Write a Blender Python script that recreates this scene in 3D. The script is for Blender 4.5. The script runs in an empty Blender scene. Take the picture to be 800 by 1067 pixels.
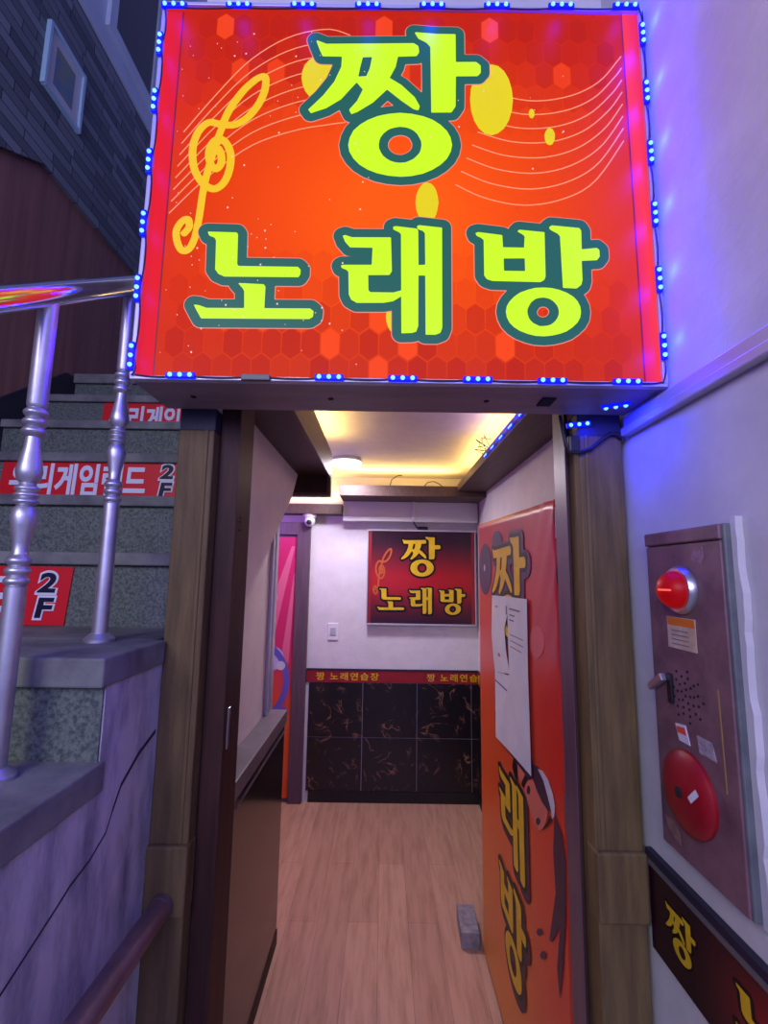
import bpy, bmesh, math, random
import numpy as np
from mathutils import Vector, Matrix
random.seed(7)
COL = bpy.context.scene.collection
PI = math.pi

# ------------------------------------------------------------------ colour and materials
def lin(c):
    return tuple((v/255/12.92) if v/255 <= .04045 else ((v/255+.055)/1.055)**2.4 for v in c[:3])

def newmat(name):
    m = bpy.data.materials.new(name); m.use_nodes = True
    nt = m.node_tree
    return m, nt, nt.nodes['Principled BSDF']

def mat(name, c, rough=.5, metal=0., c2=None, scale=6., stretch=(1, 1, 1), lo=.35, hi=.65, bump=0., bscale=60., spec=.5, coat=0.):
    """principled surface whose colour wanders between c and c2 with object-space noise"""
    m, nt, b = newmat(name)
    b.inputs['Roughness'].default_value = rough
    b.inputs['Metallic'].default_value = metal
    b.inputs['Specular IOR Level'].default_value = spec
    b.inputs['Coat Weight'].default_value = coat
    b.inputs['Base Color'].default_value = (*lin(c), 1)
    tc = nt.nodes.new('ShaderNodeTexCoord')
    if c2:
        mp = nt.nodes.new('ShaderNodeMapping'); mp.inputs['Scale'].default_value = stretch
        nt.links.new(tc.outputs['Object'], mp.inputs['Vector'])
        n = nt.nodes.new('ShaderNodeTexNoise'); n.inputs['Scale'].default_value = scale; n.inputs['Detail'].default_value = 6; n.inputs['Roughness'].default_value = .62
        nt.links.new(mp.outputs['Vector'], n.inputs['Vector'])
        r = nt.nodes.new('ShaderNodeValToRGB')
        r.color_ramp.elements[0].position = lo; r.color_ramp.elements[0].color = (*lin(c), 1)
        r.color_ramp.elements[1].position = hi; r.color_ramp.elements[1].color = (*lin(c2), 1)
        nt.links.new(n.outputs['Fac'], r.inputs['Fac']); nt.links.new(r.outputs['Color'], b.inputs['Base Color'])
    if bump:
        n2 = nt.nodes.new('ShaderNodeTexNoise'); n2.inputs['Scale'].default_value = bscale; n2.inputs['Detail'].default_value = 4
        nt.links.new(tc.outputs['Object'], n2.inputs['Vector'])
        bp = nt.nodes.new('ShaderNodeBump'); bp.inputs['Strength'].default_value = bump; bp.inputs['Distance'].default_value = .004
        nt.links.new(n2.outputs['Fac'], bp.inputs['Height']); nt.links.new(bp.outputs['Normal'], b.inputs['Normal'])
    return m

def emit(name, c, s, base=(10, 10, 10)):
    m, nt, b = newmat(name)
    b.inputs['Base Color'].default_value = (*lin(base), 1)
    b.inputs['Emission Color'].default_value = (*lin(c), 1)
    b.inputs['Emission Strength'].default_value = s
    b.inputs['Roughness'].default_value = .4
    b.inputs['Specular IOR Level'].default_value = .2
    return m

def printed(name, glow=0., rough=.4, spec=.4):
    """a print whose inks are stored per corner; a backlit one shines through its inks"""
    m, nt, b = newmat(name)
    a = nt.nodes.new('ShaderNodeAttribute'); a.attribute_name = 'ink'
    b.inputs['Roughness'].default_value = rough; b.inputs['Specular IOR Level'].default_value = spec
    if glow:
        b.inputs['Base Color'].default_value = (.002, .002, .002, 1)
        nt.links.new(a.outputs['Color'], b.inputs['Emission Color']); b.inputs['Emission Strength'].default_value = glow
    else:
        nt.links.new(a.outputs['Color'], b.inputs['Base Color'])
    return m

# ------------------------------------------------------------------ mesh building
def wloc(o):
    v = Vector((0, 0, 0))
    while o: v += o.location; o = o.parent
    return v
def root_of(o):
    while o.parent: o = o.parent
    return o

class MB:
    def __init__(s): s.v = []; s.f = []; s.c = []
    def face(s, pts, col=None):
        n = len(s.v); s.v += [tuple(p) for p in pts]; s.f.append(tuple(range(n, n+len(pts)))); s.c.append(col); return s
    def box(s, x0, x1, y0, y1, z0, z1, col=None):
        n = len(s.v)
        s.v += [(x, y, z) for x in (x0, x1) for y in (y0, y1) for z in (z0, z1)]
        for q in ((0, 1, 3, 2), (4, 6, 7, 5), (0, 4, 5, 1), (2, 3, 7, 6), (0, 2, 6, 4), (1, 5, 7, 3)):
            s.f.append(tuple(n+i for i in q)); s.c.append(col)
        return s
    def prism(s, pts, plane, d0, d1, col=None):
        """pts in 2-D; plane 'x' -> (d,p,q), 'y' -> (p,d,q), 'z' -> (p,q,d)"""
        g = {'x': lambda p, d: (d, p[0], p[1]), 'y': lambda p, d: (p[0], d, p[1]), 'z': lambda p, d: (p[0], p[1], d)}[plane]
        n = len(s.v); k = len(pts)
        s.v += [g(p, d0) for p in pts] + [g(p, d1) for p in pts]
        s.f.append(tuple(range(n, n+k))); s.f.append(tuple(range(n+2*k-1, n+k-1, -1))); s.c += [col, col]
        for i in range(k):
            j = (i+1) % k; s.f.append((n+i, n+j, n+k+j, n+k+i)); s.c.append(col)
        return s
    def lathe(s, prof, o, axis='z', n=24, cap=True):
        """prof: list of (radius, height along axis)"""
        A = {'z': (Vector((1, 0, 0)), Vector((0, 1, 0)), Vector((0, 0, 1))), 'y': (Vector((1, 0, 0)), Vector((0, 0, 1)), Vector((0, 1, 0))), 'x': (Vector((0, 1, 0)), Vector((0, 0, 1)), Vector((1, 0, 0)))}[axis]
        o = Vector(o); b = len(s.v)
        for r, h in prof:
            for i in range(n):
                t = 2*PI*i/n; s.v.append(tuple(o+A[0]*(r*math.cos(t))+A[1]*(r*math.sin(t))+A[2]*h))
        for k in range(len(prof)-1):
            for i in range(n):
                j = (i+1) % n; s.f.append((b+k*n+i, b+k*n+j, b+(k+1)*n+j, b+(k+1)*n+i)); s.c.append(None)
        if cap:
            s.f.append(tuple(b+i for i in range(n))); s.f.append(tuple(b+(len(prof)-1)*n+i for i in range(n))); s.c += [None, None]
        return s
    def tube(s, path, r, n=10):
        P = [Vector(p) for p in path]; b = len(s.v); up = Vector((.13, .31, .94))
        for i, p in enumerate(P):
            t = (P[min(i+1, len(P)-1)]-P[max(i-1, 0)]).normalized()
            a = t.cross(up).normalized(); c = t.cross(a).normalized()
            for k in range(n):
                q = 2*PI*k/n; s.v.append(tuple(p+(a*math.cos(q)+c*math.sin(q))*r))
        for i in range(len(P)-1):
            for k in range(n):
                j = (k+1) % n; s.f.append((b+i*n+k, b+i*n+j, b+(i+1)*n+j, b+(i+1)*n+k)); s.c.append(None)
        s.f.append(tuple(b+k for k in range(n))); s.f.append(tuple(b+(len(P)-1)*n+k for k in range(n))); s.c += [None, None]
        return s
    def build(s, name, m, parent=None, bevel=0., smooth=False, seg=2, weld=True):
        off = wloc(parent)
        me = bpy.data.meshes.new(name)
        me.from_pydata([tuple(Vector(v)-off) for v in s.v], [], s.f)
        if any(c is not None for c in s.c):
            at = me.color_attributes.new('ink', 'FLOAT_COLOR', 'CORNER')
            for p in me.polygons:
                c = s.c[p.index]
                for q, li in enumerate(p.loop_indices):
                    cc = c[q] if isinstance(c, list) else c
                    at.data[li].color = (*(cc or (0, 0, 0)), 1)
        bm = bmesh.new(); bm.from_mesh(me)
        if weld: bmesh.ops.remove_doubles(bm, verts=bm.verts, dist=1e-6)
        bmesh.ops.recalc_face_normals(bm, faces=bm.faces)
        bm.to_mesh(me); bm.free()
        o = bpy.data.objects.new(name, me); COL.objects.link(o)
        if m: me.materials.append(m)
        if parent: o.parent = parent
        if bevel:
            md = o.modifiers.new('bevel', 'BEVEL'); md.width = bevel; md.segments = seg; md.limit_method = 'ANGLE'; md.angle_limit = math.radians(40)
        if smooth:
            for p in me.polygons: p.use_smooth = True
            e = o.modifiers.new('edges', 'EDGE_SPLIT'); e.split_angle = math.radians(38)
        return o

def tag(o, label, cat, group=None):
    o['label'] = label; o['category'] = cat
    if group: o['group'] = group
    return o
def thing(name, loc, label, cat, group=None):
    o = bpy.data.objects.new(name, None); COL.objects.link(o); o.location = loc; o.empty_display_size = .05
    return tag(o, label, cat, group)
def struct(o): o['kind'] = 'structure'; return o
def copy_tree(o, parent=None):
    c = o.copy(); COL.objects.link(c)
    if parent: c.parent = parent
    for ch in list(o.children): copy_tree(ch, c)
    return c

# ------------------------------------------------------------------ lettering: distance field -> outline loops -> flat solid
def seg_dist(X, Y, a, b):
    ax, ay = a; bx, by = b; dx, dy = bx-ax, by-ay; L = dx*dx+dy*dy+1e-12
    t = np.clip(((X-ax)*dx+(Y-ay)*dy)/L, 0, 1)
    return np.hypot(X-ax-t*dx, Y-ay-t*dy)
def poly_sdf(X, Y, P):
    d = np.full(X.shape, 1e9); ins = np.zeros(X.shape, bool); n = len(P)
    for i in range(n):
        a, b = P[i], P[(i+1) % n]
        d = np.minimum(d, seg_dist(X, Y, a, b))
        if a[1] != b[1]:
            c = ((a[1] > Y) != (b[1] > Y)) & (X < (b[0]-a[0])*(Y-a[1])/(b[1]-a[1])+a[0]); ins ^= c
    return np.where(ins, -d, d)
def shape_sdf(sh, X, Y):
    f = np.full(X.shape, 1e9)
    for P in sh.get('add', []): f = np.minimum(f, poly_sdf(X, Y, P))
    for P in sh.get('sub', []): f = np.maximum(f, -poly_sdf(X, Y, P))
    for P, r in sh.get('st', []):
        for i in range(len(P)-1): f = np.minimum(f, seg_dist(X, Y, P[i], P[i+1])-r)
    return f
def contours(f, xs, ys):
    nx, ny = len(xs), len(ys); pts = {}; nxt = {}
    def ept(k):
        if k not in pts:
            i, j, h = k
            a = f[j, i]; b = f[j, i+1] if h == 0 else f[j+1, i]; t = a/(a-b)
            pts[k] = (xs[i]+(xs[i+1]-xs[i])*t, ys[j]) if h == 0 else (xs[i], ys[j]+(ys[j+1]-ys[j])*t)
        return k
    neg = f < 0
    code = neg[:-1, :-1]*1+neg[:-1, 1:]*2+neg[1:, 1:]*4+neg[1:, :-1]*8
    T = {1: [(3, 0)], 2: [(0, 1)], 3: [(3, 1)], 4: [(1, 2)], 5: [(3, 0), (1, 2)], 6: [(0, 2)], 7: [(3, 2)], 8: [(2, 3)], 9: [(2, 0)], 10: [(0, 1), (2, 3)], 11: [(2, 1)], 12: [(1, 3)], 13: [(1, 0)], 14: [(0, 3)]}
    for j, i in zip(*np.nonzero((code > 0) & (code < 15))):
        E = [(i, j, 0), (i+1, j, 1), (i, j+1, 0), (i, j, 1)]
        for a, b in T[int(code[j, i])]: nxt[ept(E[a])] = ept(E[b])
    loops = []
    while nxt:
        k0 = next(iter(nxt)); L = []; k = k0
        while k in nxt: L.append(pts[k]); k = nxt.pop(k)
        if len(L) > 5: loops.append(L)
    return loops
def simplify(L, tol):
    def dp(a):
        if len(a) < 3: return a
        p, q = Vector(a[0]), Vector(a[-1]); d = (q-p); l = d.length or 1e-9; best = 0; bi = 0
        for i in range(1, len(a)-1):
            w = Vector(a[i])-p; e = abs(d.x*w.y-d.y*w.x)/l if l > 1e-8 else w.length
            if e > best: best, bi = e, i
        if best < tol: return [a[0], a[-1]]
        return dp(a[:bi+1])[:-1]+dp(a[bi:])
    h = len(L)//2
    return dp(L[:h+1])[:-1]+dp(L[h:]+[L[0]])[:-1]
_cache = {}
def flat_mesh(key, sh, off, depth, res=150):
    """mesh in its own x-y plane, centred on the shape's box, 'depth' thick; also returns that centre"""
    k = (key, round(off, 5), depth)
    if k in _cache: return _cache[k]
    P = [p for q in sh.get('add', []) for p in q]+[p for q, r in sh.get('st', []) for p in q]
    x0, x1 = min(p[0] for p in P), max(p[0] for p in P); y0, y1 = min(p[1] for p in P), max(p[1] for p in P)
    m = off+max([r for q, r in sh.get('st', [])]+[0])+.006; st = max(x1-x0, y1-y0)/res
    xs = np.arange(x0-m, x1+m+st, st); ys = np.arange(y0-m, y1+m+st, st)
    X, Y = np.meshgrid(xs, ys); f = shape_sdf(sh, X, Y)-off; f[np.abs(f) < 1e-9] = 1e-9
    cx, cy = (x0+x1)/2, (y0+y1)/2
    cu = bpy.data.curves.new('t', 'CURVE'); cu.dimensions = '2D'; cu.fill_mode = 'BOTH'; cu.extrude = depth/2
    for L in contours(f, xs, ys):
        L = simplify(L, st*.12)
        if len(L) < 3: continue
        sp = cu.splines.new('POLY'); sp.points.add(len(L)-1); sp.use_cyclic_u = True
        for q, p in zip(sp.points, L): q.co = (p[0]-cx, p[1]-cy, 0, 1)
    o = bpy.data.objects.new('t', cu); COL.objects.link(o)
    me = bpy.data.meshes.new_from_object(o.evaluated_get(bpy.context.evaluated_depsgraph_get()))
    bpy.data.objects.remove(o); bpy.data.curves.remove(cu)
    _cache[k] = (me, cx, cy, x1-x0, y1-y0); return _cache[k]
def text_mesh(txt, bold, depth, shear=0., gap=1.):
    cu = bpy.data.curves.new('t', 'FONT'); cu.body = txt; cu.offset = bold; cu.extrude = depth/2; cu.shear = shear; cu.space_character = gap; cu.resolution_u = 4
    o = bpy.data.objects.new('t', cu); COL.objects.link(o)
    me = bpy.data.meshes.new_from_object(o.evaluated_get(bpy.context.evaluated_depsgraph_get()))
    bpy.data.objects.remove(o)
    xs = [v.co.x for v in me.vertices]; ys = [v.co.y for v in me.vertices]
    return me, min(xs), max(xs), min(ys), max(ys)
# frames of the printed faces: columns = where the artwork's x, y and outward normal point
FACE_Y = Matrix(((1, 0, 0), (0, 0, -1), (0, 1, 0)))            # looking along +Y at a face turned to -Y
FACE_X = Matrix(((0, 0, -1), (-1, 0, 0), (0, 1, 0)))           # looking along +X at a face turned to -X
def place(name, me, m, parent, frame, pos, sx=1., sy=1.):
    me2 = me.copy(); S = Matrix.Diagonal((sx, sy, 1))
    me2.transform((frame @ S).to_4x4()); me2.materials.clear(); me2.materials.append(m); me2.name = name
    o = bpy.data.objects.new(name, me2); COL.objects.link(o)
    off = wloc(parent)
    o.location = Vector(pos)-off
    if parent: o.parent = parent
    return o
def strip_pts(mb, pts, w, Y):
    """a thin printed line along pts (x,z) in the plane y=Y"""
    P = [Vector(p) for p in pts]
    for a, b in zip(P[:-1], P[1:]):
        d = (b-a).normalized(); n = Vector((-d.y, d.x))*w/2
        mb.face([(q.x, Y, q.y) for q in (a-n, b-n, b+n, a+n)])
G={'jjang':{'add':[[(-167,2778),(-144,2768),(51,2773),(61,2766),(63,2750),(57,2740),(16,2738),(11,2711),(-2,2683),(24,2666),(54,2635),(65,2613),(62,2603),(51,2606),(25,2626),(-7,2654),(-37,2621),(-72,2596),(-84,2591),(-89,2602),(-72,2624),(-60,2653),(-74,2671),(-107,2628),(-139,2605),(-172,2592),(-178,2601),(-147,2636),(-123,2672),(-109,2709),(-108,2736),(-151,2736),(-159,2755)],[(52,2802),(102,2798),(144,2798),(144,2726),(189,2727),(199,2718),(199,2700),(192,2691),(144,2690),(143,2614),(134,2599),(90,2598),(88,2764),(79,2775),(61,2785)],[(135,2519),(132,2502),(124,2486),(110,2471),(93,2459),(72,2449),(48,2443),(24,2441),(-1,2443),(-24,2448),(-46,2457),(-63,2468),(-77,2483),(-86,2499),(-89,2516),(-86,2533),(-79,2550),(-65,2565),(-48,2577),(-27,2587),(-3,2593),(22,2596),(47,2594),(71,2589),(93,2580),(110,2568),(124,2553),(132,2537)]],'sub':[[(-67,2710),(-62,2735),(-41,2736),(-46,2706),(-53,2687),(-71,2685)],[(69,2518),(68,2509),(65,2499),(59,2491),(52,2484),(43,2479),(34,2475),(23,2474),(13,2475),(3,2478),(-5,2483),(-13,2490),(-18,2498),(-22,2507),(-23,2517),(-22,2527),(-19,2536),(-14,2544),(-6,2552),(2,2557),(12,2560),(23,2562),(33,2561),(43,2558),(52,2553),(59,2546),(64,2537),(68,2528)]]},'no':{'add':[[(-378,2306),(-317,2305),(-314,2301),(-312,2233),(-309,2229),(-186,2229),(-180,2223),(-180,2213),(-184,2206),(-337,2205),(-350,2211),(-357,2221),(-359,2286),(-363,2293),(-374,2297)],[(-308,2191),(-255,2189),(-251,2184),(-251,2135),(-292,2134),(-294,2173),(-298,2180)],[(-396,2142),(-386,2141),(-369,2135),(-157,2137),(-150,2131),(-151,2119),(-158,2114),(-379,2112),(-389,2129)]],'sub':[]},'rae':{'add':[[(-95,2301),(-90,2303),(-76,2298),(6,2299),(9,2223),(4,2214),(-40,2213),(-39,2179),(-35,2175),(13,2175),(29,2180),(29,2167),(13,2156),(-7,2152),(-62,2151),(-74,2158),(-79,2169),(-81,2220),(-85,2224),(-95,2228),(-97,2233),(-94,2235),(-33,2236),(-32,2275),(-79,2275),(-90,2288)],[(10,2323),(15,2325),(60,2320),(63,2315),(64,2237),(78,2238),(77,2310),(73,2315),(62,2319),(60,2325),(64,2328),(113,2323),(113,2099),(109,2088),(99,2084),(79,2084),(78,2214),(64,2214),(64,2102),(60,2090),(51,2087),(30,2086),(27,2307),(22,2312),(11,2317)]],'sub':[]},'bang':{'add':[[(183,2312),(189,2314),(239,2308),(240,2280),(284,2280),(286,2306),(281,2311),(271,2317),(275,2321),(328,2316),(327,2216),(324,2208),(316,2203),(216,2204),(205,2208),(200,2216),(200,2296),(195,2301),(185,2306)],[(338,2328),(343,2332),(401,2327),(405,2320),(404,2278),(436,2282),(441,2277),(441,2262),(435,2254),(403,2252),(403,2209),(400,2198),(390,2190),(362,2191),(360,2307),(356,2313),(345,2319),(339,2323)],[(397,2138),(395,2126),(389,2115),(379,2105),(367,2096),(352,2090),(336,2086),(319,2084),(302,2085),(286,2089),(271,2095),(259,2103),(250,2113),(245,2124),(243,2136),(245,2148),(251,2159),(261,2170),(273,2179),(288,2185),(305,2190),(322,2191),(339,2190),(355,2186),(370,2180),(382,2172),(391,2162),(396,2150)]],'sub':[[(241,2255),(285,2256),(285,2227),(241,2227)],[(352,2138),(351,2131),(348,2124),(344,2118),(339,2113),(333,2109),(326,2107),(319,2106),(311,2106),(305,2109),(299,2112),(294,2117),(290,2123),(288,2130),(287,2137),(288,2144),(291,2150),(295,2157),(300,2162),(306,2166),(313,2168),(321,2169),(328,2168),(334,2166),(340,2162),(345,2157),(349,2151),(351,2145)]]},'clef':{'st':[[(-362,2564),(-349,2601),(-323,2646),(-297,2675),(-279,2684),(-274,2673),(-276,2645),(-288,2612),(-311,2579),(-338,2562),(-367,2563),(-392,2567),(-411,2549),(-422,2517),(-422,2480),(-413,2445),(-393,2417),(-370,2407),(-351,2423),(-341,2455),(-341,2491),(-353,2518),(-369,2527),(-383,2515),(-388,2490),(-381,2463),(-369,2455),(-360,2468),(-361,2488),(-367,2502)],[(-364,2552),(-371,2527),(-385,2463),(-394,2405),(-398,2347),(-404,2295),(-415,2267),(-430,2264),(-441,2284),(-444,2310),(-433,2331),(-421,2334),(-418,2317),(-427,2303)]]},'arcs':{'l':[[(-446,2543),(-380,2639),(-311,2726),(-229,2786),(-144,2809),(-91,2794)],[(-463,2349),(-388,2435),(-300,2511),(-209,2550),(-137,2566),(-96,2573)]],'r':[[(227,2650),(311,2633),(395,2647),(460,2684),(505,2740),(512,2750)],[(142,2426),(203,2396),(284,2380),(365,2394),(438,2437),(507,2538)]]},'ell':[[(269,2635),(266,2608),(259,2583),(248,2563),(235,2551),(221,2546),(206,2550),(193,2563),(183,2582),(177,2606),(175,2633),(177,2661),(184,2686),(195,2706),(209,2719),(223,2724),(238,2720),(251,2707),(261,2687),(267,2662)],[(315,2601),(315,2597),(314,2594),(312,2591),(311,2590),(309,2589),(307,2590),(305,2591),(304,2594),(303,2597),(303,2601),(303,2605),(304,2608),(306,2611),(307,2612),(309,2613),(311,2612),(313,2611),(314,2608),(315,2605)],[(358,2545),(357,2539),(355,2533),(353,2528),(350,2525),(346,2524),(343,2525),(339,2528),(337,2533),(336,2538),(335,2545),(336,2551),(338,2557),(341,2562),(344,2565),(347,2566),(351,2565),(354,2562),(356,2558),(358,2552)],[(106,2383),(104,2369),(101,2355),(96,2345),(89,2338),(81,2336),(74,2338),(67,2345),(62,2355),(58,2368),(57,2382),(58,2397),(62,2410),(67,2421),(74,2428),(81,2430),(89,2428),(96,2421),(101,2411),(104,2398)],[(-117,2683),(-118,2666),(-123,2650),(-132,2638),(-142,2630),(-154,2627),(-167,2629),(-178,2637),(-187,2649),(-193,2665),(-196,2682),(-195,2699),(-190,2715),(-181,2728),(-170,2736),(-158,2739),(-146,2736),(-134,2728),(-125,2716),(-119,2700)],[(32,2123),(32,2112),(29,2102),(26,2094),(21,2089),(16,2087),(10,2089),(6,2094),(2,2102),(-1,2112),(-2,2123),(-1,2134),(1,2144),(5,2152),(10,2157),(15,2159),(20,2157),(25,2152),(29,2144),(31,2134)]],'sideL':[(-516,2849),(-468,2850),(-468,1983),(-506,1983)],'sideR':[(518,2870),(559,2871),(560,1987),(521,1987)],'specks':[(-286,2302),(-274,2294),(-255,2291),(-258,2310),(-246,2324),(-195,2309),(-397,2268),(-391,2241),(-405,2230),(-408,2249),(-406,2180),(-339,2152),(-224,2175),(-225,2146),(-170,2111),(-341,2097),(-377,2090),(-164,2231),(-133,2139),(-292,2273)]}
D={'face':[(1514,985),(1470,1013),(1426,1002),(1378,993),(1334,984),(1348,956),(1373,922),(1411,896),(1445,894),(1486,909),(1526,927),(1551,945)],'cupw':[(1408,1060),(1371,1070),(1327,1066),(1292,1045),(1279,1020),(1286,993),(1303,978),(1306,997),(1331,1021),(1362,1048)],'cupd':[(1454,1054),(1408,1067),(1362,1048),(1320,1019),(1310,995),(1334,984),(1379,985),(1426,998),(1463,1018)],'hair1':[(1662,997),(1620,995),(1617,939),(1650,939),(1682,962)],'hair2':[(1519,1008),(1492,1003),(1554,948),(1576,947),(1567,963)],'neck':[(1620,995),(1527,1003),(1567,963),(1592,949),(1611,963)],'arm':[(1285,1002),(1239,976),(1215,920),(1230,799),(1262,659),(1289,580),(1301,636),(1270,749),(1334,671),(1353,663),(1294,810),(1303,901)],'chin':[(1386,910),(1337,947),(1303,977),(1322,979),(1336,958),(1367,930)],'eye1':[(1485,971),(1488,964),(1494,956),(1503,951),(1512,949),(1518,951),(1519,956),(1516,964),(1510,972),(1501,977),(1492,979),(1486,977)],'eye2':[(1398,927),(1401,921),(1409,914),(1419,907),(1430,904),(1437,904),(1439,907),(1436,914),(1428,921),(1418,928),(1408,931),(1401,931)],'dot1':[(1406,645),(1410,638),(1420,628),(1433,617),(1447,609),(1457,606),(1460,608),(1456,615),(1446,626),(1432,637),(1418,644),(1409,648)],'dot2':[(1381,607),(1385,599),(1395,588),(1408,577),(1421,569),(1430,566),(1434,569),(1429,577),(1419,588),(1406,599),(1393,607),(1384,609)],'disc1':[(1944,1628),(1950,1601),(1962,1575),(1982,1553),(2007,1535),(2036,1523),(2068,1518),(2100,1521),(2130,1531),(2157,1548),(2177,1572),(2189,1600),(2192,1630),(2185,1661),(2169,1689),(2146,1712),(2118,1729),(2086,1739),(2053,1741),(2022,1735),(1994,1722),(1972,1704),(1955,1681),(1946,1655)],'disc1c':[(2058,1635),(2061,1627),(2067,1622),(2075,1620),(2082,1622),(2088,1627),(2090,1635),(2087,1642),(2081,1648),(2073,1650),(2065,1648),(2060,1642)],'disc2':[(1759,1726),(1764,1713),(1776,1702),(1794,1693),(1818,1688),(1844,1687),(1871,1690),(1895,1698),(1914,1709),(1927,1723),(1930,1738),(1925,1752),(1911,1765),(1890,1773),(1864,1778),(1837,1777),(1812,1773),(1789,1764),(1772,1753),(1762,1740)],'spot':[(1323,1422),(1328,1408),(1338,1394),(1352,1382),(1371,1373),(1392,1367),(1413,1366),(1432,1369),(1447,1377),(1456,1389),(1458,1403),(1453,1418),(1442,1433),(1425,1446),(1405,1454),(1384,1459),(1363,1459),(1346,1455),(1333,1446),(1325,1435)],'paper1':[(1913,1523),(1680,1528),(1680,1474),(1733,1412),(1716,1339),(1672,1266),(1879,1232),(1907,1278),(1933,1368)],'paper2':[(1680,1528),(1453,1531),(1460,1294),(1673,1260),(1677,1382),(1680,1474)],'paper3':[(1875,1233),(1669,1261),(1456,1301),(1450,1024),(1655,1011),(1880,992)]}
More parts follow.
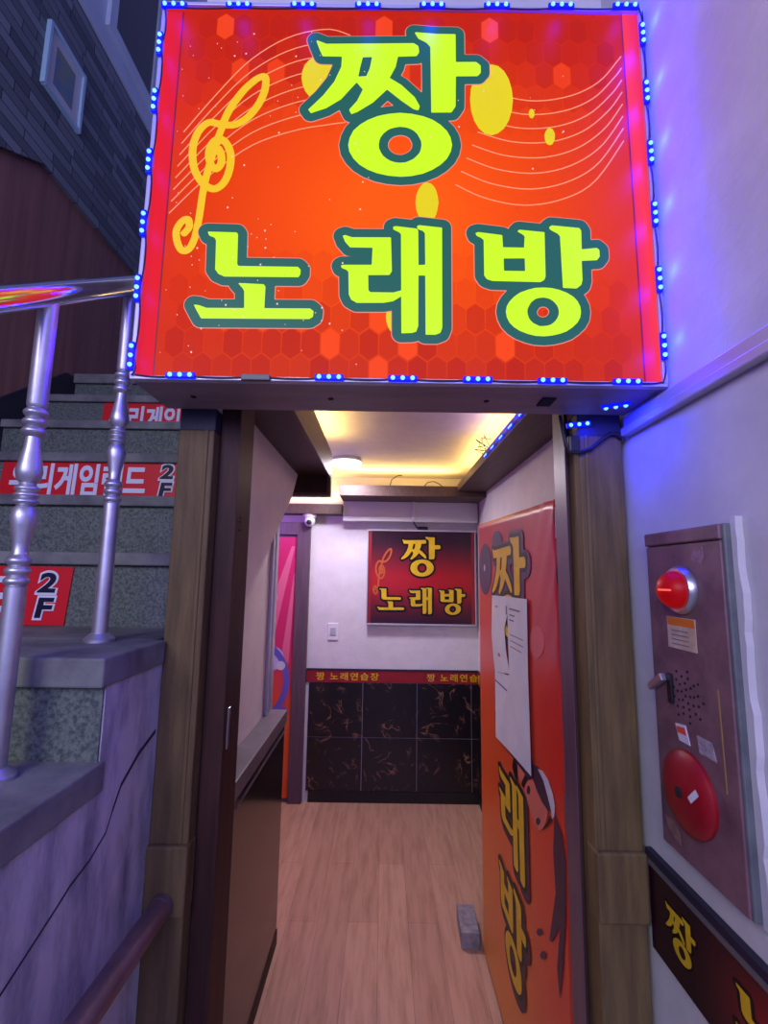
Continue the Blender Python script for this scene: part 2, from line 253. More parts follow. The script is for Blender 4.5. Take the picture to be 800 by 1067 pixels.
# ------------------------------------------------------------------ materials
M = dict(
    plaster=mat('white plaster', (205, 203, 205), .75, c2=(188, 186, 190), scale=5, bump=.25, bscale=45, spec=.25),
    sidewall=mat('stained white paint', (178, 176, 182), .7, c2=(116, 114, 126), scale=7, stretch=(1, 2.4, .7), lo=.45, hi=.7, bump=.3, bscale=30, spec=.25),
    inner=mat('white wallpaper', (214, 208, 212), .55, c2=(204, 198, 204), scale=9, bump=.25, bscale=90, spec=.35),
    post=mat('weathered brown timber', (112, 92, 58), .65, c2=(86, 70, 44), scale=7, stretch=(6, 6, .6), bump=.25, bscale=70, spec=.3),
    dark=mat('dark brown lacquer', (70, 44, 38), .55, c2=(52, 33, 30), scale=8, stretch=(5, 5, .5), spec=.15),
    frame=mat('plum brown frame', (96, 74, 88), .4, c2=(82, 62, 76), scale=9, stretch=(6, 6, .4), spec=.45),
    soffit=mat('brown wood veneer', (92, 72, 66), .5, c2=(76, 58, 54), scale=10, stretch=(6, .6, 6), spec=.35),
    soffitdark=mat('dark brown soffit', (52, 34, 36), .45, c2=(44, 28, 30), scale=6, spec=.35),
    knee=mat('dark walnut panel', (42, 28, 22), .16, c2=(32, 21, 17), scale=8, stretch=(6, 6, .5), spec=.5),
    ledge=mat('grey brown ledge', (112, 104, 112), .42, c2=(98, 90, 98), scale=8, spec=.45),
    granite=mat('speckled granite', (104, 112, 104), .6, c2=(64, 72, 70), scale=140, lo=.4, hi=.62, bump=.15, bscale=120, spec=.35),
    pavement=mat('pale pavement', (158, 154, 152), .8, c2=(136, 132, 132), scale=12, bump=.2),
    concrete=mat('worn concrete', (124, 126, 122), .7, c2=(80, 80, 84), scale=7, lo=.35, hi=.7, bump=.3, bscale=60, spec=.3),
    steel=mat('polished steel', (205, 205, 212), .4, .85, c2=(180, 180, 190), scale=12),
    steelrail=mat('mirror steel', (225, 225, 235), .12, 1.),
    pipe=mat('brown painted pipe', (124, 102, 106), .35, .3, c2=(100, 80, 84), scale=9),
    alu=mat('grey aluminium', (186, 184, 196), .4, .35, spec=.5),
    under=mat('brown sheet metal', (150, 132, 136), .5, .1, c2=(128, 112, 118), scale=5, stretch=(.6, 4, 4)),
    black=mat('black plastic', (14, 13, 18), .45),
    cable=mat('black cable', (16, 15, 22), .5),
    white=mat('white plastic', (215, 214, 218), .35),
    brownwall=mat('maroon wall panel', (156, 110, 98), .6, c2=(132, 90, 84), scale=3, stretch=(6, 6, .4)),
    skirt=mat('dark blue grey stringer', (46, 46, 60), .6, c2=(38, 38, 50), scale=6),
    paleband=mat('pale render', (208, 222, 236), .7, c2=(196, 210, 226), scale=4),
    window=mat('dark window film', (34, 34, 48), .15, spec=.6),
    boxpaint=mat('plum grey enamel', (122, 90, 98), .5, .1, c2=(94, 68, 76), scale=16, lo=.42, hi=.68, bump=.1, bscale=60),
    boxside=mat('grey green enamel', (104, 108, 110), .5, c2=(84, 88, 92), scale=18),
    bell=mat('red enamel', (150, 16, 30), .38, c2=(122, 12, 26), scale=9),
    chrome=mat('dull chrome', (200, 202, 204), .3, .9),
    paper=mat('white paper', (206, 204, 214), .8, c2=(196, 194, 206), scale=8, spec=.2),
    label=mat('yellowed label', (196, 178, 160), .7, c2=(176, 152, 130), scale=40, spec=.2),
    orange=mat('orange ink', (205, 110, 40), .7, spec=.2),
    redink=mat('red orange ink', (215, 80, 60), .7, spec=.2),
    greyink=mat('grey ink', (120, 120, 132), .8, spec=.2),
    blueink=mat('blue ink', (84, 98, 150), .8, spec=.2),
    scuff=mat('torn paper residue', (156, 122, 134), .8, c2=(128, 96, 110), scale=60, spec=.2),
    beige=mat('beige residue', (140, 110, 100), .8, c2=(110, 84, 84), scale=50, spec=.2),
    gold=mat('gold yellow ink', (222, 184, 36), .45, c2=(206, 166, 30), scale=20, spec=.3),
    goldline=mat('brassy scrape', (160, 130, 80), .5, .3),
    inkblack=mat('black ink', (16, 10, 14), .45, spec=.3),
    plumink=mat('dark plum ink', (62, 38, 58), .45, spec=.3),
    violetink=mat('grey violet ink', (72, 60, 92), .45, spec=.3),
    skinink=mat('salmon ink', (206, 110, 92), .45, spec=.3),
    paleink=mat('pale grey ink', (196, 192, 206), .45, spec=.3),
    pinkink=mat('pale red ink', (206, 96, 98), .45, spec=.3),
    redsign=mat('red sign vinyl', (205, 24, 38), .4, spec=.35),
    whiteink=mat('white vinyl', (206, 214, 226), .45, spec=.3),
    navyink=mat('navy vinyl', (18, 16, 44), .45, spec=.3),
    stripred=mat('red strip vinyl', (150, 26, 36), .4, c2=(130, 20, 32), scale=6),
    trimgrey=mat('grey edging', (96, 92, 96), .5), trimnavy=mat('navy edging', (30, 28, 50), .5),
    tile=None, floor=None, brick=mat('grey cement brick', (150, 142, 148), .8, c2=(116, 108, 114), scale=30, bump=.5, bscale=90),
    grout=mat('pale grout', (160, 152, 172), .7), crack=mat('dark crack', (40, 34, 48), .9),
    hole=mat('dark hole', (22, 14, 20), .9),
    led=emit('blue diode', (80, 135, 255), 4.5), ledbody=emit('blue diode halo', (8, 14, 255), 1.6, (10, 14, 60)),  # body emits too, standing in for the blue halo round the diodes
    lampred=emit('red lens', (255, 10, 12), .22, (120, 6, 10)), filament=emit('red lamp core', (255, 60, 50), 3.5),
    lamp=emit('lamp diffuser', (226, 240, 255), 2.2, (200, 200, 200)),
    lime=emit('lit lime letter', (204, 255, 22), 1.05), teal=emit('lit teal outline', (36, 98, 92), 1.), palelit=emit('lit pale line', (255, 150, 110), 1.),
    yellowlit=emit('lit yellow ink', (246, 196, 14), 1.), yellowdot=emit('lit yellow green dot', (234, 212, 8), 1.), whitelit=emit('lit white speck', (255, 200, 190), 1.),
    rimlit=emit('lit pink rim', (255, 150, 140), .9),
    facelit=printed('lit sign print', 1.06, .4, .03), face=printed('dark sign print', 0, .3, .4), banner=printed('banner print', 0, .35, .4),
)
def floor_mat():
    m, nt, b = newmat('laminate planks'); N, L = nt.nodes, nt.links
    tc = N.new('ShaderNodeTexCoord'); mp = N.new('ShaderNodeMapping'); mp.inputs['Rotation'].default_value = (0, 0, PI/2)
    L.new(tc.outputs['Object'], mp.inputs['Vector'])
    br = N.new('ShaderNodeTexBrick'); br.offset = .37; br.inputs['Scale'].default_value = 1; br.inputs['Brick Width'].default_value = 1.2; br.inputs['Row Height'].default_value = .14; br.inputs['Mortar Size'].default_value = .0009
    br.inputs['Color1'].default_value = (*lin((196, 152, 126)), 1); br.inputs['Color2'].default_value = (*lin((184, 140, 116)), 1); br.inputs['Mortar'].default_value = (*lin((140, 102, 86)), 1); br.inputs['Bias'].default_value = 0
    L.new(mp.outputs['Vector'], br.inputs['Vector'])
    mp2 = N.new('ShaderNodeMapping'); mp2.inputs['Scale'].default_value = (14, 1.3, 1); L.new(tc.outputs['Object'], mp2.inputs['Vector'])
    n = N.new('ShaderNodeTexNoise'); n.inputs['Scale'].default_value = 2.2; n.inputs['Detail'].default_value = 8; n.inputs['Roughness'].default_value = .65; L.new(mp2.outputs['Vector'], n.inputs['Vector'])
    r = N.new('ShaderNodeValToRGB'); r.color_ramp.elements[0].position = .3; r.color_ramp.elements[0].color = (.62, .55, .5, 1); r.color_ramp.elements[1].position = .56; r.color_ramp.elements[1].color = (1, 1, 1, 1)
    L.new(n.outputs['Fac'], r.inputs['Fac'])
    mx = N.new('ShaderNodeMix'); mx.data_type = 'RGBA'; mx.blend_type = 'MULTIPLY'; mx.inputs['Factor'].default_value = .8
    L.new(br.outputs['Color'], mx.inputs['A']); L.new(r.outputs['Color'], mx.inputs['B']); L.new(mx.outputs['Result'], b.inputs['Base Color'])
    b.inputs['Roughness'].default_value = .42; b.inputs['Specular IOR Level'].default_value = .35
    return m
def marble_mat():
    m, nt, b = newmat('black marble tile'); N, L = nt.nodes, nt.links
    tc = N.new('ShaderNodeTexCoord'); n = N.new('ShaderNodeTexNoise'); n.inputs['Scale'].default_value = 7; n.inputs['Detail'].default_value = 3; n.inputs['Distortion'].default_value = 1.6
    L.new(tc.outputs['Object'], n.inputs['Vector'])
    sub = N.new('ShaderNodeMath'); sub.operation = 'SUBTRACT'; sub.inputs[1].default_value = .5; L.new(n.outputs['Fac'], sub.inputs[0])
    ab = N.new('ShaderNodeMath'); ab.operation = 'ABSOLUTE'; L.new(sub.outputs[0], ab.inputs[0])
    r = N.new('ShaderNodeValToRGB'); r.color_ramp.elements[0].position = .0; r.color_ramp.elements[0].color = (1, 1, 1, 1); r.color_ramp.elements[1].position = .028; r.color_ramp.elements[1].color = (0, 0, 0, 1)
    L.new(ab.outputs[0], r.inputs['Fac'])
    n2 = N.new('ShaderNodeTexNoise'); n2.inputs['Scale'].default_value = 9; n2.inputs['Detail'].default_value = 1; L.new(tc.outputs['Object'], n2.inputs['Vector'])
    r2 = N.new('ShaderNodeValToRGB'); r2.color_ramp.elements[0].position = .5; r2.color_ramp.elements[0].color = (0, 0, 0, 1); r2.color_ramp.elements[1].position = .66; r2.color_ramp.elements[1].color = (1, 1, 1, 1)
    L.new(n2.outputs['Fac'], r2.inputs['Fac'])
    mu = N.new('ShaderNodeMath'); mu.operation = 'MULTIPLY'; L.new(r.outputs['Color'], mu.inputs[0]); L.new(r2.outputs['Color'], mu.inputs[1])
    mx = N.new('ShaderNodeMix'); mx.data_type = 'RGBA'; mx.inputs['A'].default_value = (*lin((22, 18, 24)), 1); mx.inputs['B'].default_value = (*lin((150, 104, 84)), 1)
    L.new(mu.outputs[0], mx.inputs['Factor']); L.new(mx.outputs['Result'], b.inputs['Base Color'])
    b.inputs['Roughness'].default_value = .3
    return m
def cladding_mat():
    m, nt, b = newmat('slate cladding'); N, L = nt.nodes, nt.links
    tc = N.new('ShaderNodeTexCoord'); mp = N.new('ShaderNodeMapping'); mp.inputs['Rotation'].default_value = (PI/2, 0, PI/2)
    sp = N.new('ShaderNodeSeparateXYZ'); cb = N.new('ShaderNodeCombineXYZ'); L.new(tc.outputs['Object'], sp.inputs[0]); L.new(sp.outputs['Y'], cb.inputs['X']); L.new(sp.outputs['Z'], cb.inputs['Y'])
    br = N.new('ShaderNodeTexBrick'); br.offset = .43; br.inputs['Scale'].default_value = 1; br.inputs['Brick Width'].default_value = .3; br.inputs['Row Height'].default_value = .05; br.inputs['Mortar Size'].default_value = .002; br.squash = .6; br.squash_frequency = 3
    br.inputs['Color1'].default_value = (*lin((134, 142, 150)), 1); br.inputs['Color2'].default_value = (*lin((86, 94, 102)), 1); br.inputs['Mortar'].default_value = (*lin((26, 28, 36)), 1)
    L.new(cb.outputs[0], br.inputs['Vector']); L.new(br.outputs['Color'], b.inputs['Base Color'])
    bp = N.new('ShaderNodeBump'); bp.inputs['Strength'].default_value = .5; bp.inputs['Distance'].default_value = .01; L.new(br.outputs['Fac'], bp.inputs['Height']); bp.invert = True; L.new(bp.outputs['Normal'], b.inputs['Normal'])
    b.inputs['Roughness'].default_value = .7
    return m
M['floor'] = floor_mat(); M['tile'] = marble_mat(); M['clad'] = cladding_mat()
def mm(P): return [(p[0]/1000, p[1]/1000) for p in P]

# ------------------------------------------------------------------ the setting
def S(name, m, *boxes, bevel=0., parent=None):
    b = MB()
    for q in boxes: b.box(*q)
    o = b.build(name, M[m], parent, bevel)
    if not parent: struct(o)
    return o
S('floor', 'floor', (-1.6, .72, 1.06, 3.6, -.05, 0))
S('ground', 'pavement', (-1.7, .8, -2.5, 1.06, -.06, -.002))
S('wall_right', 'plaster', (.568, .74, -1.2, 1.22, 0, 4.2))
S('wall_front', 'plaster', (-.5, .568, 1.075, 1.22, 2.06, 4.2))
S('wall_inside_right', 'inner', (.71, .8, 1.22, 3.6, 0, 2.4))
S('wall_back', 'inner', (-1.6, .71, 3.55, 3.65, 0, 2.4))
S('wall_inside_left', 'inner', (-.54, -.52, 1.222, 2.28, 0, 2.41), (-1.6, -.52, 2.28, 2.32, 0, 2.4), (-1.65, -1.6, 2.2, 3.6, 0, 2.4))
S('wall_stair', 'plaster', (-.56, -.5, 1.22, 4.2, 2.41, 4.4))
S('ceiling', 'inner', (-.52, .71, 1.22, 2.32, 2.34, 2.4), (-1.6, .71, 2.32, 3.55, 2.34, 2.4))
wl = MB().prism([(.1, .9), (4.2, .9), (4.2, 6.2), (.1, 6.2)], 'x', -1.72, -1.612).build('wall_left', M['brownwall']); struct(wl)
struct(MB().prism([(.1, 2.33), (1.934, 3.455), (4.2, 3.455), (4.2, 4.46), (.1, 4.46)], 'x', -1.612, -1.588).build('wall_left_cladding', M['clad']))
struct(MB().prism([(.1, 4.46), (4.2, 4.46), (4.2, 6.2), (.1, 6.2)], 'x', -1.612, -1.575).build('wall_left_band', M['paleband']))
struct(MB().prism([(.5, .9), (1.86, 2.3), (2.236, 2.58), (4.2, 2.58), (4.2, .9)], 'x', -1.612, -1.60).build('baseboard_left', M['skirt']))
# window high in the neighbouring wall
w = MB()
for q in ((2.2, 2.26, 4.64, 5.44), (2.66, 2.72, 4.64, 5.44), (2.2, 2.72, 4.58, 4.64), (2.2, 2.72, 5.44, 5.5)): w.box(-1.58, -1.55, *q)
w = struct(w.build('window_1', M['paleband'])); MB().box(-1.576, -1.562, 2.21, 2.71, 4.59, 5.49).build('glass_pane', M['window'], w)
# ceiling tray and its brown edges
S('trim_1', 'soffit', (.51, .709, 1.22, 3.2, 2.18, 2.23), bevel=.002)
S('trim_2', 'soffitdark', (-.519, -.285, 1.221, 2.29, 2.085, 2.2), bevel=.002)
S('trim_3', 'soffit', (-.285, -.272, 1.221, 2.318, 2.08, 2.215), (-.288, -.272, 2.318, 2.366, 1.986, 2.215))
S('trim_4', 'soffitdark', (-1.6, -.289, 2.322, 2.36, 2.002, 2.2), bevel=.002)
S('trim_12', 'soffit', (-1.6, -.289, 2.318, 2.366, 1.986, 2.002))
S('trim_5', 'soffit', (-.272, .51, 1.221, 1.3, 2.11, 2.22))
S('trim_6', 'soffit', (-.31, .709, 3.2, 3.549, 2.14, 2.215), (-1.6, -.31, 3.42, 3.549, 2.037, 2.11), bevel=.002)
S('trim_7', 'white', (-.305, .7, 3.455, 3.549, 2.0, 2.139), (-.305, .7, 3.448, 3.549, 1.99, 2.003), bevel=.003)      # boxed duct on the back wall
# wainscot
t = MB()
xs = [-.529-.394, -.529, -.135, .259, .653, .708]
for i in range(5):
    for z0, z1 in ((.078, .434), (.438, .814)): t.box(xs[i]+.002, xs[i+1]-.002, 3.541, 3.549, z0, z1)
t.f = t.f[12:]; t.c = t.c[12:]
ys = [3.536, 3.45, 3.056, 2.662, 2.268, 1.874, 1.48, 1.23]
for i in range(7):
    for z0, z1 in ((.078, .434), (.438, .814)): t.box(.702, .709, ys[i+1]+.002, ys[i]-.002, z0, z1)
ws = struct(t.build('trim_8', M['tile']))
MB().box(-.529, .709, 3.5455, 3.5495, .07, .816).box(.7055, .7095, 1.23, 3.545, .07, .816).build('grout', M['grout'], ws)
S('baseboard_back', 'black', (-.51, .709, 3.537, 3.549, 0, .076)); S('baseboard_right', 'black', (.699, .709, 1.23, 3.537, 0, .076))
# knee wall on the left of the corridor with its ledge
kn = struct(MB().box(-.519, -.442, 1.221, 2.262, 0, .915).build('wall_knee', M['knee'], bevel=.002))
MB().box(-.519, -.434, 1.221, 2.272, .915, .972).build('ledge', M['ledge'], kn, .003)
MB().box(-.4425, -.4385, 1.221, 2.264, .878, .884).build('bead', M['ledge'], kn)
MB().box(-.446, -.439, 1.221, 2.266, 0, .06).build('skirting', M['dark'], kn, .001)
# sloping underside of the outside stair boxed into the corridor
struct(MB().prism([(1.221, 1.32), (2.16, 1.955), (2.279, 2.085), (1.221, 2.085)], 'x', -.519, -.43).build('wall_stringer', M['inner'], bevel=.003))
S('trim_9', 'alu', (-.519, -.505, 2.16, 2.185, .972, 2.0), (-.519, -.508, 2.235, 2.279, .972, 2.08), bevel=.002)
# door frame of the entrance
fr = struct(MB().box(-.399, -.352, 1.1, 1.22, 0, 2.058).box(.4445, .4525, 1.12, 1.2, 0, 2.058).box(-.352, .4445, 1.1, 1.2, 2.035, 2.058).build('trim_10', M['dark'], bevel=.003))
MB().box(-.353, -.3495, 1.125, 1.14, 1.2, 1.29).build('strike_plate', M['chrome'], fr, .001)
h = MB()
for z in (1.72, 1.73, 1.70): h.box(-.3525, -.3505, 1.13, 1.145, z, z+.004)
h.build('screw_marks', M['hole'], fr)
MB().box(.4425, .4447, 1.121, 1.196, 0, 2.035).build('cover_strip', M['frame'], fr, .0006)
# opened door leaf
dl = struct(MB().box(.453, .489, 1.205, 2.2, .012, 1.80).build('door_1', M['frame'], bevel=.002))
hb = MB()
for z in (.25, 1.0, 1.7): hb.lathe([(.007, 0), (.007, .08)], (.449, 1.2, z), 'z', 10)
hb.build('hinge', M['chrome'], dl)
# back-room door with purple frame
f2 = MB().box(-.648, -.55, 3.505, 3.549, 0, 1.98).box(-1.5, -1.41, 3.505, 3.549, 0, 1.98).box(-1.41, -.648, 3.505, 3.549, 1.885, 1.98)
f2 = struct(f2.build('door_2', M['frame'], bevel=.004)); MB().box(-1.41, -.648, 3.53, 3.549, .005, 1.885).build('door_leaf', M['frame'], f2)
# ledge trim along the outside right wall
S('trim_11', 'alu', (.548, .5675, -.6, 1.055, 1.925, 1.945), (.556, .5675, -.6, 1.055, 1.945, 1.972), bevel=.003)

# posts either side of the doorway
def post(x0, x1, label, notch):
    p = thing('door_post', ((x0+x1)/2, 1.13, 0), label, 'post')
    MB().box(x0, x1, 1.062, 1.218, 0, 1.93).build('shaft', M['post'], p, .004)
    MB().box(x0-.003, x1+.004 if notch < 0 else x1+.001, 1.05, 1.1, .9, 1.035).build('collar', M['post'], p, .005)
    MB().box(x0, x1, 1.066, 1.2, 1.93, 1.984).build('cap', M['skirt'], p, .002)
    a = x0+.012 if notch > 0 else x1-.022
    MB().box(a, a+.01, 1.058, 1.064, 1.035, 1.93).build('bead', M['post'], p, .003)
post(-.484, -.4, 'brown timber post left of the doorway beside the stair wall', -1)
post(.453, .555, 'brown timber post right of the doorway under a black cable', 1)

# ------------------------------------------------------------------ outside stair
st = MB(); tr = MB()
def step(y0, y1, ztop, zb, xr, th):
    st.box(-1.598, xr-.009, y0+.02, y1, zb, ztop-th); tr.box(-1.598, xr, y0, y1, ztop-th, ztop)
step(.40, .66, 1.095, .5, -.474, .05); step(.62, .86, 1.275, .5, -.474, .05); step(.827, 1.055, 1.45, .5, -.474, .05)
st.box(-1.598, -.541, 1.05, 1.3, .5, 1.4); tr.box(-1.598, -.5, 1.0545, 1.285, 1.4, 1.45)
for k in range(5):
    y = 1.267+.203*k; z = 1.6475+.19*k
    step(y, y+.225, z, z-.25, -.541, .034)
step(1.267+.203*5, 4.0, 1.6475+.95, 2.42, -.541, .05)
sto = struct(st.build('stairs', M['granite'])); tr.build('tread', M['concrete'], sto, .004)
sw = struct(MB().prism([(.432, 0), (1.06, 0), (1.06, 1.399), (.851, 1.399), (.851, 1.224), (.644, 1.224), (.644, 1.044), (.432, 1.044)], 'x', -.56, -.4805).build('wall_stair_side', M['sidewall']))
ck = MB()
P = [(1.05, 1.262), (.985, 1.24), (.927, 1.205), (.905, 1.172), (.889, 1.143), (.846, 1.122), (.80, 1.112), (.768, 1.098), (.699, 1.071), (.62, 1.04)]
for i, (a, b) in enumerate(zip(P[:-1], P[1:])):
    wd = .0016+.0022*(i < 3)
    ck.prism([(a[0], a[1]-wd), (b[0], b[1]-wd), (b[0], b[1]+wd), (a[0], a[1]+wd)], 'x', -.482, -.4795)
ck.build('crack', M['crack'], sw)

rl = thing('stair_railing', (-.6, .9, 1.275), 'polished steel handrail on turned balusters beside the stair', 'railing')
MB().tube([(-.6, .2, 1.665), (-.6, .676, 2.014), (-.6, 1.029, 2.272), (-.6, 1.6, 2.70), (-.6, 2.3, 3.22)], .021, 20).build('handrail', M['steelrail'], rl, smooth=True)
def baluster(x, y, z0, L):
    R = .0155
    p = [(R, .008), (R, .295)]
    def rings(a, n, d=.0165):
        for i in range(n): p.extend([(R*(.84+.36*math.sin(PI*q/8)), a+(i+q/8)*d) for q in range(9)])
    rings(.297, 3)
    p.extend([(R*.72, .35), (R*.8, .368), (R*1.12, .395), (R*1.28, .41), (R*1.1, .424), (R*.75, .43)])
    rings(.431, 3, .011)
    p.extend([(R*.75, .468), (R*1.1, .474), (R*1.28, .488), (R*1.12, .503), (R*.8, .53), (R*.72, .547)])
    rings(.549, 3)
    p.extend([(R*.9, .60), (R, .605), (R, L)])
    b = MB().lathe(p, (x, y, z0), 'z', 24).build('baluster', M['steel'], rl, smooth=True)
    MB().lathe([(.03, 0), (.03, .006), (.024, .012), (.018, .018)], (x, y, z0), 'z', 20).build('base_flange', M['steel'], b, smooth=True)
baluster(-.6, 1.02, 1.45, .80); baluster(-.6, .775, 1.275, .80)
gr = thing('grab_rail', (-.44, 1.05, .925), 'brown painted pipe rail fixed to the left door post', 'handrail')
MB().tube([(-.44, 1.05, .925), (-.44, .8, .93), (-.44, .2, .942)], .0225, 18).build('pipe', M['pipe'], gr, smooth=True)
MB().lathe([(.0235, 0), (.0235, .014)], (-.44, 1.034, .9255), 'y', 20, True).build('end_collar', M['pipe'], gr, smooth=True)

# red strips on the stair risers
def riser_sign(xr, y, z0, label):
    hgt = .157; x0 = xr-.67
    r = thing('riser_sign', (xr-.335, y, z0), label, 'sign', 'red game hall signs on the stair risers')
    MB().prism([(x0-.01, z0), (xr-.012, z0), (xr, z0+hgt), (x0, z0+hgt)], 'y', y, y+.004).build('panel', M['redsign'], r, .0008)
    me, a, b, c, d = text_mesh('우리게임랜드', .032, .0012, .06)
    sx = .50/(b-a); sz = .122/(d-c)
    place('lettering', me, M['whiteink'], r, FACE_Y, (x0+.028-a*sx, y-.0006, z0+.018-c*sz), sx, sz)
    for ch, zz in (('2', z0+.083), ('F', z0+.016)):
        me, a, b, c, d = text_mesh(ch, .075, .0012, .12); sx = .062/(b-a); sz = .066/(d-c)
        o = place('numeral_outline', me, M['whiteink'], r, FACE_Y, (xr-.098-a*sx, y-.0006, zz-.002-c*sz), sx, sz)
        me, a, b, c, d = text_mesh(ch, .035, .0012, .12); sx = .05/(b-a); sz = .054/(d-c)
        place('numeral', me, M['navyink'], o, FACE_Y, (xr-.092-a*sx, y-.0016, zz+.004-c*sz), sx, sz)
riser_sign(-.842, 1.2825, 1.4505, 'red 2F game hall sign on the lowest stair riser behind the near baluster')
riser_sign(-.735, 1.689, 1.848, 'wide red game hall sign on the middle stair riser spelling the whole name')
riser_sign(-.64, 2.095, 2.2195, 'red game hall sign on the topmost riser, half hidden under the lightbox')

# framed picture on the slate wall
pf = thing('picture_frame', (-1.585, 1.97, 3.79), 'pale framed picture hung on the dark slate wall above the stair', 'picture')
b = MB(); y0, y1, z0, z1 = 1.84, 2.1, 3.79, 4.12; k = .016
for q in ((y0, y0+k, z0, z1), (y1-k, y1, z0, z1), (y0+k, y1-k, z0, z0+k), (y0+k, y1-k, z1-k, z1)): b.box(-1.588, -1.565, *q)
b.build('frame', mat('pale blue frame', (176, 214, 232), .5), pf, .003)
MB().box(-1.588, -1.578, y0+k, y1-k, z0+k, z1-k).build('mat_board', M['white'], pf)
MB().box(-1.579, -1.5765, y0+.065, y1-.065, z0+.065, z1-.065).build('print', mat('landscape print', (104, 140, 172), .6, c2=(150, 156, 110), scale=14), pf)

# ------------------------------------------------------------------ lit sign box over the door
def glyph(key): g = G[key]; return dict(add=[mm(p) for p in g.get('add', [])], sub=[mm(p) for p in g.get('sub', [])])
def smooth_path(P, n=5):
    out = []
    for i in range(len(P)-1):
        p0, p1, p2, p3 = [Vector(P[max(0, min(len(P)-1, k))]) for k in (i-1, i, i+1, i+2)]
        for k in range(n):
            f = k/n; out.append(tuple(.5*((2*p1)+(p2-p0)*f+(2*p0-5*p1+4*p2-p3)*f*f+(3*p1-p0-3*p2+p3)*f**3)))
    return out+[tuple(P[-1])]
CLEF = dict(st=[(smooth_path(mm(G['clef']['st'][0])), .0082), (smooth_path(mm(G['clef']['st'][1])), .0076)])
def mix(a, b, t): return tuple(p+(q-p)*t for p, q in zip(a, b))
X0, X1, Z0, Z1 = -.512, .562, 1.979, 2.868
def lit(x, z):
    u = (x-X0)/(X1-X0); v = (z-Z0)/(Z1-Z0)
    c = (255, 90, 14); d = math.hypot((u-.5)*1.25, (v-.42)*1.15)
    t = min(1, max(0, (d-.12)/.55)); c = mix(c, (212, 44, 8), t)
    if v > .72: c = mix(c, (186, 30, 10), (v-.72)/.28*.75)
    if v < .22: c = mix(c, (202, 54, 26), (.22-v)/.22*.7)
    return c
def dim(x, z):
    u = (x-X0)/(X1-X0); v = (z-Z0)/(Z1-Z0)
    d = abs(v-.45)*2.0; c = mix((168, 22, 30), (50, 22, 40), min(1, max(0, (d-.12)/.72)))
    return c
def gridface(fn, x0, x1, z0, z1, nx, nz, Y):
    b = MB()
    for i in range(nx):
        for j in range(nz):
            q = [(x0+(x1-x0)*a/nx, z0+(z1-z0)*c/nz) for a, c in ((i, j), (i+1, j), (i+1, j+1), (i, j+1))]
            b.face([(p[0], Y, p[1]) for p in q], [lin(fn(*p)) for p in q])
    return b
def hexes(fn, Y, top):
    b = MB(); w, hh = .0395, .072; rows = [0, 1, 2, 12, 13, 14, 11]
    rnd = random.Random(3)
    for r in range(15):
        zc = 2.005+r*.0577
        v = (zc-Z0)/(Z1-Z0); fade = max(0, 1-v/.33) if v < .5 else max(0, (v-.66)/.34)
        if fade <= .04 or (v > .5) != bool(top): continue
        for i in range(-1, 27):
            xc = -.49+i*w+(w/2 if r % 2 else 0)
            if not (-.468 < xc-w/2 and xc+w/2 < .512): continue
            k = .94; ww, h2 = w*k/2, hh*k/2
            P = [(xc, zc-h2), (xc+ww, zc-h2*.6), (xc+ww, zc+h2*.6), (xc, zc+h2), (xc-ww, zc+h2*.6), (xc-ww, zc-h2*.6)]
            P = [(p[0], max(Z0+.012, min(Z1-.012, p[1]))) for p in P]
            g = rnd.random(); base = fn(xc, zc); tgt = mix(base, (255, 78, 30), .75) if g > .9 else mix(base, (165, 22, 24), .4*g+.12)
            c = lin(mix(base, tgt, min(1, fade*1.5)))
            if v < .5 and i > 20: c = lin(mix(base, tgt, fade))
            b.face([(p[0], Y, p[1]) for p in P], [c]*6)
    return b
def interp(A, B, t):
    n = 22
    def at(P, s):
        k = s*(len(P)-1); i = min(int(k), len(P)-2); f = k-i
        g = lambda j: Vector(P[max(0, min(len(P)-1, j))])
        p0, p1, p2, p3 = g(i-1), g(i), g(i+1), g(i+2)
        return .5*((2*p1)+(p2-p0)*f+(2*p0-5*p1+4*p2-p3)*f*f+(3*p1-p0-3*p2+p3)*f**3)
    return [tuple(at(A, i/n).lerp(at(B, i/n), t)) for i in range(n+1)]

sg = thing('sign_box', (.025, .97, 1.979), 'large lit red lightbox sign with lime letters over the doorway', 'sign')
MB().box(X0, X1, .905, 1.06, Z0, Z1).build('housing', M['under'], sg, .002)
b = MB(); e = .008
for q in ((X0, X1, Z0, Z0+e), (X0, X1, Z1-e, Z1), (X0, X0+e, Z0+e, Z1-e), (X1-e, X1, Z0+e, Z1-e)): b.box(q[0], q[1], .889, .906, q[2], q[3])
b.build('rim', M['alu'], sg, .0012)
fc = gridface(lit, X0+e, X1-e, Z0+e, Z1-e, 56, 48, .8965).build('face', M['facelit'], sg)
for P, c0, c1 in ((G['sideL'], (228, 30, 44), (214, 30, 60)), (G['sideR'], (250, 60, 60), (224, 36, 110))):
    P = mm(P); MB().face([(P[0][0], .896, P[0][1]), (P[1][0], .896, P[1][1]), (P[2][0], .896, P[2][1]), (P[3][0], .896, P[3][1])], [lin(c0), lin(c1), lin(c0), lin(c1)]).build('side_band', M['facelit'], sg)
P = mm(G['sideL']); Q = mm(G['sideR']); ml = emit('lit dark line', (120, 16, 40), 1.)
for q in ([P[1], P[2]], [Q[0], Q[3]]): b = MB(); strip_pts(b, q, .003, .8957); b.build('border_line', ml, sg)
for hi_ in (0, 1): hexes(lit, .8957, hi_).build('hexagon_print', M['facelit'], sg)
for side in 'lr':
    for i in range(8):
        b = MB(); strip_pts(b, interp(mm(G['arcs'][side][0]), mm(G['arcs'][side][1]), i/7), .0028, .8954); b.build('arc_line', M['palelit'], sg)
